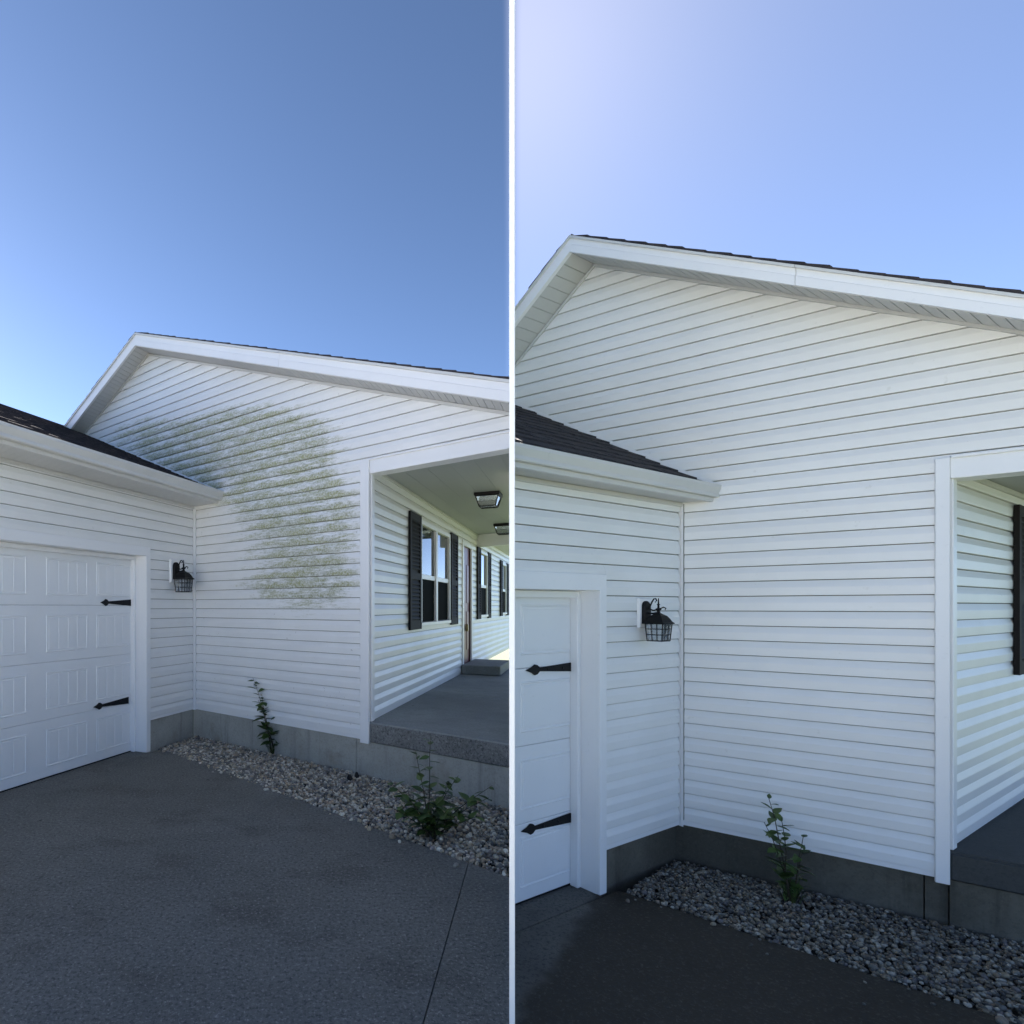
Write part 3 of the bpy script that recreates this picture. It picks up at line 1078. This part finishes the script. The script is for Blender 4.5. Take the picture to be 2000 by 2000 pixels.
            while z < zb2 - .1 * s:
                if abs(z - zmid) > .06:
                    mb.hexa([B.p(s0 + rw, z, o2 - .004), B.p(s1 - rw, z, o2 - .004), B.p(s1 - rw, z + .036, o0 + .004), B.p(s0 + rw, z + .036, o0 + .004)],
                            [B.p(s0 + rw, z + .008, o2 - .003), B.p(s1 - rw, z + .008, o2 - .003), B.p(s1 - rw, z + .044, o0 + .006), B.p(s0 + rw, z + .044, o0 + .006)])
                z += .042 * s
            mb.build('shutter', 'shutter', wn, clip)
    h.root, h.slab_z, h.zc, h.s, h.pp = root, slab_z, zc, s, pp
    h.aj, h.rec = aj, rec
    return h


# ------------------------------------------------------------------ terrain and the dividing panel
def struct(o):
    o['kind'] = 'structure'
    return o


mb = MB()
mb.poly([(-600, -600, -0.30), (600, -600, -0.30), (600, 900, -0.30), (-600, 900, -0.30)])
struct(mb.build('ground', 'lawn'))

DF = Frame((0, 0), DIV, DN)
mb = MB().box(DF, 2.16, 6.1, -0.30, EYE + 2.75, -HALF, HALF)
tag(mb.build('divider_panel', 'divider', None, None, 0.002), 'thin tall white panel standing between the stained and the cleaned house', 'divider')

HL = house('L')
tag(HL.root, 'white vinyl sided house with green algae streaks on its gable wall', 'house')
HR = house('R')
tag(HR.root, 'white vinyl sided house with clean gable siding and damp foundation', 'house')


# ------------------------------------------------------------------ driveways
def m_wet(h):
    """concrete hosed dark, with a patch left dry in front of the garage door"""
    def f(n):
        rel = n.t.nodes.new('ShaderNodeVectorMath')
        rel.operation = 'SUBTRACT'
        n.t.links.new(n.pos, rel.inputs[0])
        p = h.A.p(h.aj + 0.02, 0, -h.rec)
        rel.inputs[1].default_value = (p.x, p.y, 0)
        o = n.dot(rel.outputs[0], tuple(h.nr))
        a = n.dot(rel.outputs[0], tuple(-h.d))
        wob = n.math('MULTIPLY', n.math('SUBTRACT', n.noise(6, 4), 0.5), 0.22)
        # the dry patch reaches out from the door, narrowing towards the corner
        edge = n.math('SUBTRACT', n.math('ADD', o, wob), n.math('ADD', 0.13, n.math('MULTIPLY', a, 0.36)))
        return n.ramp(edge, -0.03, 0.05)
    return f


M['drive_r'] = m_concrete('damp_concrete', (0.10, 0.095, 0.085), (0.14, 0.133, 0.118), (0.10, 0.095, 0.08), 0.8, (0.05, 0.048, 0.045), False, m_wet(HR))


def slab(pts, z, mat, parent, clip, thick=0.14, bev=0.004):
    mb = MB().prism([Vector((p[0], p[1], z - thick)) for p in pts], (0, 0, thick))
    return mb.build('concrete_slab', mat, parent, clip, bev)


def lerp2(a, b, t):
    return (a[0] + (b[0] - a[0]) * t, a[1] + (b[1] - a[1]) * t)


def line_x(p, d, q, e):
    """intersection of two plan lines"""
    det = d[0] * -e[1] + e[0] * d[1]
    rx, ry = q[0] - p[0], q[1] - p[1]
    t = (rx * -e[1] + e[0] * ry) / det
    return (p[0] + d[0] * t, p[1] + d[1] * t)


def shrink(pts, g):
    """pull a polygon's sides inwards by g so a joint is left between slabs"""
    cx = sum(p[0] for p in pts) / len(pts)
    cy = sum(p[1] for p in pts) / len(pts)
    n = len(pts)
    out = []
    lines = []
    for k in range(n):
        p, q = pts[k], pts[(k + 1) % n]
        d = (q[0] - p[0], q[1] - p[1])
        ln = math.hypot(*d)
        nx, ny = -d[1] / ln, d[0] / ln
        if (cx - p[0]) * nx + (cy - p[1]) * ny < 0:
            nx, ny = -nx, -ny
        lines.append(((p[0] + nx * g, p[1] + ny * g), d))
    for k in range(n):
        a, b = lines[k - 1], lines[k]
        out.append(line_x(a[0], a[1], b[0], b[1]))
    return out


def xy(v):
    return (v[0], v[1])


# left driveway: door line, bed edge and two joints, measured on the ground
dl = struct(empty('driveway', (0, 0, 0)))
door_o = -HL.rec - .07
D0 = HL.A.p(0.1, 0, door_o)
bedA, bedB = ground_pt(312, 1462, 0), ground_pt(1000, 1716, 0)
bed_d = (bedB.x - bedA.x, bedB.y - bedA.y)
jA, jB = ground_pt(912, 1693, 0), ground_pt(825, 2000, 0)
j_d = (jB.x - jA.x, jB.y - jA.y)
kA, kB = ground_pt(560, 1545, 0), ground_pt(150, 1850, 0)
k_d = (kB.x - kA.x, kB.y - kA.y)
g_d = (-HL.d.x, -HL.d.y)
gA = HL.A.p(0, 0, 0.05)                       # apron joint just in front of the opening
c_top = line_x(xy(gA), g_d, xy(bedA), bed_d)
j_bed = line_x(xy(jA), j_d, xy(bedA), bed_d)
k_bed = line_x(xy(kA), k_d, xy(bedA), bed_d)
fr = (0.0, 0.2)
g_bot = line_x(xy(gA), g_d, fr, (1, 0))
j_bot = line_x(xy(jA), j_d, fr, (1, 0))
k_bot = line_x(xy(kA), k_d, fr, (1, 0))
far_bed = lerp2(xy(bedA), xy(bedB), 2.5)
# threshold strip under the door
th0, th1 = HL.A.p(HL.aj - .02, 0, 0.048), HL.A.p(8, 0, 0.048)
slab([xy(th0), xy(th1), xy(HL.A.p(8, 0, -.5)), xy(HL.A.p(HL.aj - .02, 0, -.5))], 0.0, 'drive_l', dl, CLIP_L)
slab(shrink([xy(HL.A.p(-.0, 0, 0.05)), k_bed, k_bot, g_bot], 0.0005), 0.0, 'drive_l', dl, CLIP_L, 0.14, 0.0012)
slab(shrink([k_bed, j_bed, j_bot, k_bot], 0.0005), 0.0, 'drive_l', dl, CLIP_L, 0.14, 0.0012)
slab(shrink([j_bed, far_bed, (far_bed[0] + 4, 0.2), j_bot], 0.003), 0.0, 'drive_l', dl, CLIP_L)
# right driveway
z_r = HR.g0
dr_ = struct(empty('driveway', (1.2, 2.4, z_r)))
rA, rB = ground_pt(1222, 1743, z_r), ground_pt(2000, 2003, z_r)
rb_d = (rB.x - rA.x, rB.y - rA.y)
gA2 = HR.A.p(0, 0, 0.03)
g2_d = (-HR.d.x, -HR.d.y)
far2 = lerp2(xy(rA), xy(rB), 2.5)
slab([xy(HR.A.p(HR.aj - .02, 0, 0.028)), xy(HR.A.p(4, 0, 0.028)), xy(HR.A.p(4, 0, -.4)), xy(HR.A.p(HR.aj - .02, 0, -.4))], z_r, 'drive_r', dr_, CLIP_R)
a_r = (rA - HR.I).dot(-HR.d) + 0.02
slab([xy(HR.A.p(a_r, 0, 0.031)), xy(rA), far2, (far2[0], 0.2), (-1, 0.2), xy(HR.A.p(4.0, 0, 0.031))], z_r, 'drive_r', dr_, CLIP_R)
# unseen pale slabs added behind the lens to bounce sun on the walls
st = struct(empty('bounce_slabs', (0, -7, -.15)))
for k in range(3):
    slab([(-24, .19 - k * 8), (0.2, .19 - k * 8), (0.2, .19 - (k + 1) * 8 + .01), (-24, .19 - (k + 1) * 8 + .01)], -.13, 'bounce_pale', st, None)


# ------------------------------------------------------------------ gravel beds
def in_poly(x, y, poly):
    c = False
    j = len(poly) - 1
    for i in range(len(poly)):
        xi, yi = poly[i]
        xj, yj = poly[j]
        if (yi > y) != (yj > y) and x < (xj - xi) * (y - yi) / (yj - yi) + xi:
            c = not c
        j = i
    return c


def gravel(name, poly, z, count, r0, r1, mat, clip, slope, stray=None):
    tb = bmesh.new()
    bmesh.ops.create_icosphere(tb, subdivisions=2, radius=1)
    tv = [v.co.copy() for v in tb.verts]
    tf = [tuple(v.index for v in f.verts) for f in tb.faces]
    tb.free()
    tones = [(.42, .41, .38), (.30, .30, .29), (.52, .50, .46), (.22, .22, .22), (.36, .30, .25), (.60, .59, .56), (.27, .25, .27), (.13, .13, .135), (.40, .36, .30), (.46, .40, .31), (.33, .27, .21), (.66, .64, .60), (.15, .14, .13)]
    xs = [p[0] for p in poly]
    ys = [p[1] for p in poly]
    V, Fc, Cc = [], [], []
    n = 0
    tries = 0
    while n < count and tries < count * 40:
        tries += 1
        x, y = random.uniform(min(xs), max(xs)), random.uniform(min(ys), max(ys))
        up = 0.0
        if stray and tries % 1500 == 0:                  # a few stones kicked out on to the drive
            (ax, ay), (bx, by), zs_ = stray
            t, q = random.random(), random.expovariate(14)
            ln = math.hypot(bx - ax, by - ay)
            x, y = ax + (bx - ax) * t + (by - ay) / ln * q, ay + (by - ay) * t - (bx - ax) / ln * q
            up = zs_ - z
            if y > ay + (by - ay) * t:
                continue
        elif not in_poly(x, y, poly):
            continue
        if (Vector((x, y, 0)) - clip[0]).dot(clip[1]) > -r1:
            continue
        r = (r0 + (r1 - r0) * random.random() ** 1.3) * (1.35 if random.random() < .06 else 1)
        sx, sy, sz = r * random.uniform(.9, 1.35), r * random.uniform(.75, 1.05), r * random.uniform(.65, .95)
        rot = Matrix.Rotation(random.uniform(0, 6.28), 3, 'Z') @ Matrix.Rotation(random.gauss(0, .35), 3, 'X') @ Matrix.Rotation(random.gauss(0, .3), 3, 'Y')
        ph = random.uniform(0, 9)
        zz = z + slope(x, y) + (random.uniform(-.012, .016) if not up else up + r * .45)
        b = len(V)
        for v in tv:
            k = 1 + .10 * math.sin(3.1 * v.x + ph) + .09 * math.sin(2.7 * v.y + 1.7 * ph) + .07 * math.sin(3.7 * v.z + ph * .6)
            q = rot @ Vector((v.x * sx * k, v.y * sy * k, v.z * sz * k))
            V.append((q.x + x, q.y + y, q.z + zz))
        t = random.choice(tones)
        br = random.uniform(.75, 1.2)
        Cc += [(t[0] * br, t[1] * br, t[2] * br, 1)] * len(tv)
        Fc += [(a + b, c + b, d + b) for a, c, d in tf]
        n += 1
    me = bpy.data.meshes.new(name)
    me.from_pydata(V, [], Fc)
    at = me.attributes.new('tone', 'FLOAT_COLOR', 'POINT')
    at.data.foreach_set('color', [c for q in Cc for c in q])
    for p in me.polygons:
        p.use_smooth = True
    me.materials.append(M[mat])
    o = bpy.data.objects.new(name, me)
    COL.objects.link(o)
    o['kind'] = 'stuff'
    return o


I2 = HL.G
pl = [xy(HL.G.p(0.0, 0, -.03)), xy(bedA), lerp2(xy(bedA), xy(bedB), 1.02), xy(HL.G.p(4.6, 0, -.01))]


def earth_bed(poly, z, mat):
    mb = MB()
    mb.prism([Vector((p[0], p[1], z - .1)) for p in poly], (0, 0, .1))
    return mb


M['soil'] = m_concrete('dark_soil', (0.03, 0.028, 0.024), (0.05, 0.046, 0.04), (0.09, 0.085, 0.08))
struct(earth_bed(pl, -0.035, 'soil').build('bed_soil', 'soil', None, CLIP_L))
o = gravel('gravel', pl, -0.010, 12500, .007, .0175, 'pebble_l', CLIP_L, lambda x, y: 0.0, (xy(bedB), xy(bedA), 0.0) if bedA.y < bedB.y else (xy(bedA), xy(bedB), 0.0))
tag(o, 'pale grey river pebbles along the foundation of the stained house', 'gravel')
pr = [xy(HR.A.p(.02, 0, -.03)), xy(rA), lerp2(xy(rA), xy(rB), 1.35), xy(HR.G.p(2.5, 0, -.01))]
struct(earth_bed(pr, z_r - .03, 'soil').build('bed_soil', 'soil', None, CLIP_R))
o = gravel('gravel', pr, z_r - .006, 10500, .0055, .0135, 'pebble_r', CLIP_R, lambda x, y: 0.0, (xy(rA), xy(rB), z_r))
tag(o, 'dark damp river pebbles along the foundation of the cleaned house', 'gravel')

# two dark curled leaves lying against the foundation
for (u, v, rr, lab) in ((683, 1527, .035, 'dark dry leaf on pebbles by the foundation, nearer the garage'), (697, 1522, .03, 'dark dry leaf on pebbles by the foundation, nearer the corner post')):
    c = ground_pt(u, v, .02)
    rg = []
    for k in range(5):
        t = k / 4
        wd = rr * .8 * math.sin(math.pi * (.12 + .8 * t))
        zc_ = .012 + .03 * (t - .4) ** 2 * 4
        rg.append([c + Vector((x, (t - .5) * rr * 2.4, zc_ + abs(x) * .6)) for x in (-wd, 0, wd)])
    mb = MB()
    mb.loft(rg, close=False, caps=False)
    tag(mb.build('dry_leaf', 'dryleaf', None, None), lab, 'leaf')


# ------------------------------------------------------------------ lamps
def wall_lantern(F, a, z, s, label):
    """black carriage lantern on a white mounting block; z is the middle of the back plate"""
    r = empty('wall_lantern', F.p(a, z - .1 * s, 0.012))
    tag(r, label, 'lantern')

    def P(x, y, o):
        return F.p(a + x * s, z + y * s, .012 + o * s)
    mb = MB()
    mb.hexa([P(-.075, -.12, 0), P(.075, -.12, 0), P(.075, .12, 0), P(-.075, .12, 0)], [P(-.068, -.112, .022), P(.068, -.112, .022), P(.068, .112, .022), P(-.068, .112, .022)])
    mb.build('mounting_block', 'trim', r)
    shp = [(-.048, -.085), (.048, -.085), (.048, .055)] + [(.048 * math.cos(t), .055 + .04 * math.sin(t)) for t in [k * math.pi / 8 for k in range(1, 8)]] + [(-.048, .055)]
    MB().loft([[P(x, y, .022) for x, y in shp], [P(x, y, .035) for x, y in shp], [P(x * .85, y * .88, .045) for x, y in shp]]).build('back_plate', 'black', r)
    # scrolled arm
    cx = .125
    arm = [P(0, .02, .04), P(0, .05, .06), P(0, .085, .075), P(0, .11, .09), P(0, .112, .105), P(0, .095, .112), P(0, .085, .1)]
    mb = MB().tube(arm, .0055 * s)
    mb.tube([P(0, .0, .04), P(0, -.004, .08), P(0, .004, cx)], .008 * s)
    mb.tube([P(0, .035, .05), P(0, .02, .085), P(0, .03, cx), P(0, .045, cx + .04), P(0, .036, cx + .056), P(0, .024, cx + .05)], .005 * s)
    mb.build('arm', 'black', r)

    def ring(y, w, n=8):
        pts = []
        for k in range(n):
            t = math.pi / 4 + k * 2 * math.pi / n
            m_ = max(abs(math.cos(t)), abs(math.sin(t)))
            pts.append(P(w * math.cos(t) / m_, y, cx + w * math.sin(t) / m_))
        return pts
    MB().loft([ring(-.085, .078), ring(-.078, .080), ring(-.066, .068), ring(-.045, .058), ring(-.022, .043), ring(-.008, .022), ring(0, .012)]).build('hood', 'black', r)
    MB().loft([ring(0, .010), ring(.018, .008), ring(.024, .015), ring(.032, .015), ring(.04, .006), ring(.06, .005), ring(.066, .009), ring(.072, .004), ring(.115, .0025)]).build('finial', 'black', r)
    mb = MB()
    y0, y1, w0, w1 = -.215, -.084, .056, .066
    bars = []
    for k in range(4):
        c0 = [(-1, -1), (1, -1), (1, 1), (-1, 1)][k]
        c1 = [(-1, -1), (1, -1), (1, 1), (-1, 1)][(k + 1) % 4]
        for t in (0, .3333, .6667):
            x, o = c0[0] + (c1[0] - c0[0]) * t, c0[1] + (c1[1] - c0[1]) * t
            mb.tube([P(x * w0, y0, cx + o * w0), P(x * w1, y1, cx + o * w1)], (.0046 if t == 0 else .003) * s, 5)
        for yy in (0.0, .36, .70):
            wq = w0 + (w1 - w0) * yy
            ys_ = y0 + (y1 - y0) * yy
            mb.tube([P(c0[0] * wq, ys_, cx + c0[1] * wq), P(c1[0] * wq, ys_, cx + c1[1] * wq)], (.0045 if yy == 0 else .003) * s, 5)
    mb.build('cage', 'black', r)
    MB().loft([ring(y0 + .003, w0 * .93), ring(y1 - .001, w1 * .93)]).build('glass', 'lampglass', r)
    return r


la, lz = HL.A.hit(338, 1116)
wall_lantern(HL.A, la, lz, 1.12, 'black caged wall lantern beside the garage door of the stained house')
la, lz = HR.A.hit(1251, 1197)
wall_lantern(HR.A, la, lz, .80, 'black caged wall lantern beside the garage door of the cleaned house')


def ceiling_lamp(u, v, s, label):
    k = (HL.zc - EYE) * FPX / (HOR - v)
    c = Vector(((u - PCX) / FPX * k, k, HL.zc))
    r = empty('ceiling_lamp', c)
    tag(r, label, 'lamp', 'porch ceiling lamps')

    def ring(w, z):
        return [c + HL.d * (w * a) + HL.nr * (w * b) + Vector((0, 0, z)) for a, b in ((-1, -1), (1, -1), (1, 1), (-1, 1))]
    MB().loft([ring(.17 * s, -.001), ring(.17 * s, -.03), ring(.155 * s, -.045)]).build('canopy', 'black', r)
    MB().loft([ring(.145 * s, -.046), ring(.105 * s, -.15)]).build('glass', 'lampglass', r)
    mb = MB()
    t, b = ring(.15 * s, -.045), ring(.11 * s, -.155)
    for k in range(4):
        mb.tube([t[k], b[k]], .008 * s, 5)
        mb.tube([b[k], b[(k + 1) % 4]], .007 * s, 5)
    mb.build('frame', 'black', r)


ceiling_lamp(954, 964, .84, 'square black porch ceiling lamp nearer the corner post')
ceiling_lamp(984, 1024, .84, 'square black porch ceiling lamp farther back by the divider')


# ------------------------------------------------------------------ plants
def leaf_mesh():
    rows = [(0, 0), (.12, .16), (.32, .27), (.55, .25), (.78, .14), (1, 0)]
    V, Fc = [], []
    for t, wd in rows:
        V += [(-wd, t, .10 * wd - .18 * t * t), (0, t, -.18 * t * t - .03 * (1 if wd else 0)), (wd, t, .10 * wd - .18 * t * t)]
    for k in range(len(rows) - 1):
        a, b = k * 3, k * 3 + 3
        Fc += [(a, a + 1, b + 1, b), (a + 1, a + 2, b + 2, b + 1)]
    me = bpy.data.meshes.new('leaf')
    me.from_pydata(V, [], Fc)
    for p in me.polygons:
        p.use_smooth = True
    me.materials.append(M['leaf'])
    return me


LEAF = leaf_mesh()


def plant(base, stems, leaf_len, label, blades=14, blade_len=.12, squeeze=1.0):
    """stems: (lean x, lean y, height, number of leaves)"""
    r = empty('plant', base)
    tag(r, label, 'plant')
    for (lx, ly, ht, nl) in stems:
        pts = []
        off = Vector((random.uniform(-.03, .03), random.uniform(-.03, .03), 0))
        for k in range(6):
            t = k / 5
            pts.append(base + off + Vector((lx * t ** 1.4 + random.uniform(-.008, .008), ly * t ** 1.4, ht * t)))
        MB().tube(pts, [.005 * (1 - .7 * k / 5) for k in range(6)], 5).build('stem', 'stem', r)
        for k in range(nl):
            t = .22 + .78 * (k + random.random() * .5) / nl
            x = t * 5
            i = min(int(x), 4)
            p = pts[i].lerp(pts[i + 1], x - i)
            ang = k * 2.4 + random.uniform(-.4, .4)
            ln = leaf_len * random.uniform(.6, 1.15) * (1.1 - .5 * t)
            o = bpy.data.objects.new('leaf', LEAF)
            COL.objects.link(o)
            o.parent = r
            mt = Matrix.Rotation(ang, 4, 'Z') @ Matrix.Rotation(random.uniform(-.35, .75), 4, 'X') @ Matrix.Rotation(random.uniform(-.5, .5), 4, 'Y')
            q = p - base
            o.matrix_local = Matrix.Translation(q) @ Matrix.Diagonal((squeeze, 1, 1, 1)) @ mt @ Matrix.Scale(ln, 4)
    mb = MB()
    for k in range(blades):
        a = random.uniform(0, 6.28)
        d = Vector((math.cos(a), math.sin(a), 0))
        o = base + d * random.uniform(.0, .05)
        l = blade_len * random.uniform(.5, 1.2)
        sd = d.cross(Vector((0, 0, 1))) * .004
        m1 = o + d * l * .3 + Vector((0, 0, l * .7))
        m2 = o + d * l * .8 + Vector((0, 0, l * .8))
        mb.poly([o - sd, o + sd, m1 + sd * .8, m1 - sd * .8])
        mb.poly([m1 - sd * .8, m1 + sd * .8, m2])
    if blades:
        g = mb.build('grass_blades', 'grassblade', r)
        g['kind'] = 'stuff'
    return r


random.seed(21)
b1 = ground_pt(533, 1472, 0.0)
plant(b1, [(-.20, .02, .82, 20), (-.10, -.03, .66, 15), (-.16, .05, .58, 11), (.05, -.05, .42, 11), (-.05, -.06, .26, 9), (.10, -.03, .22, 9)], .165, 'tall thin leafy shoot growing in the pale pebbles against the gable foundation', 34, .17)
b2 = ground_pt(842, 1636, 0.0)
plant(b2, [(.03, .03, .70, 15), (-.09, .05, .58, 15), (.22, .02, .42, 18), (-.30, .0, .38, 17), (.40, -.02, .28, 18), (-.30, -.05, .24, 12), (.08, -.14, .25, 13), (.27, -.12, .2, 13), (-.12, -.12, .2, 10), (.17, .05, .38, 14), (-.17, .05, .34, 13), (.42, .02, .36, 13)], .13,
      'low bushy plant sprawling over the pale pebbles below the porch slab', 22, .16)
b3 = ground_pt(1545, 1762, z_r)
plant(b3, [(-.115, .015, .62, 19), (-.05, -.02, .50, 14), (-.14, .03, .46, 11), (.03, -.03, .40, 11), (.06, .0, .34, 9), (-.03, -.03, .16, 7)], .115, 'leafy shoot growing in the dark damp pebbles of the cleaned house', 30, .14, .75)
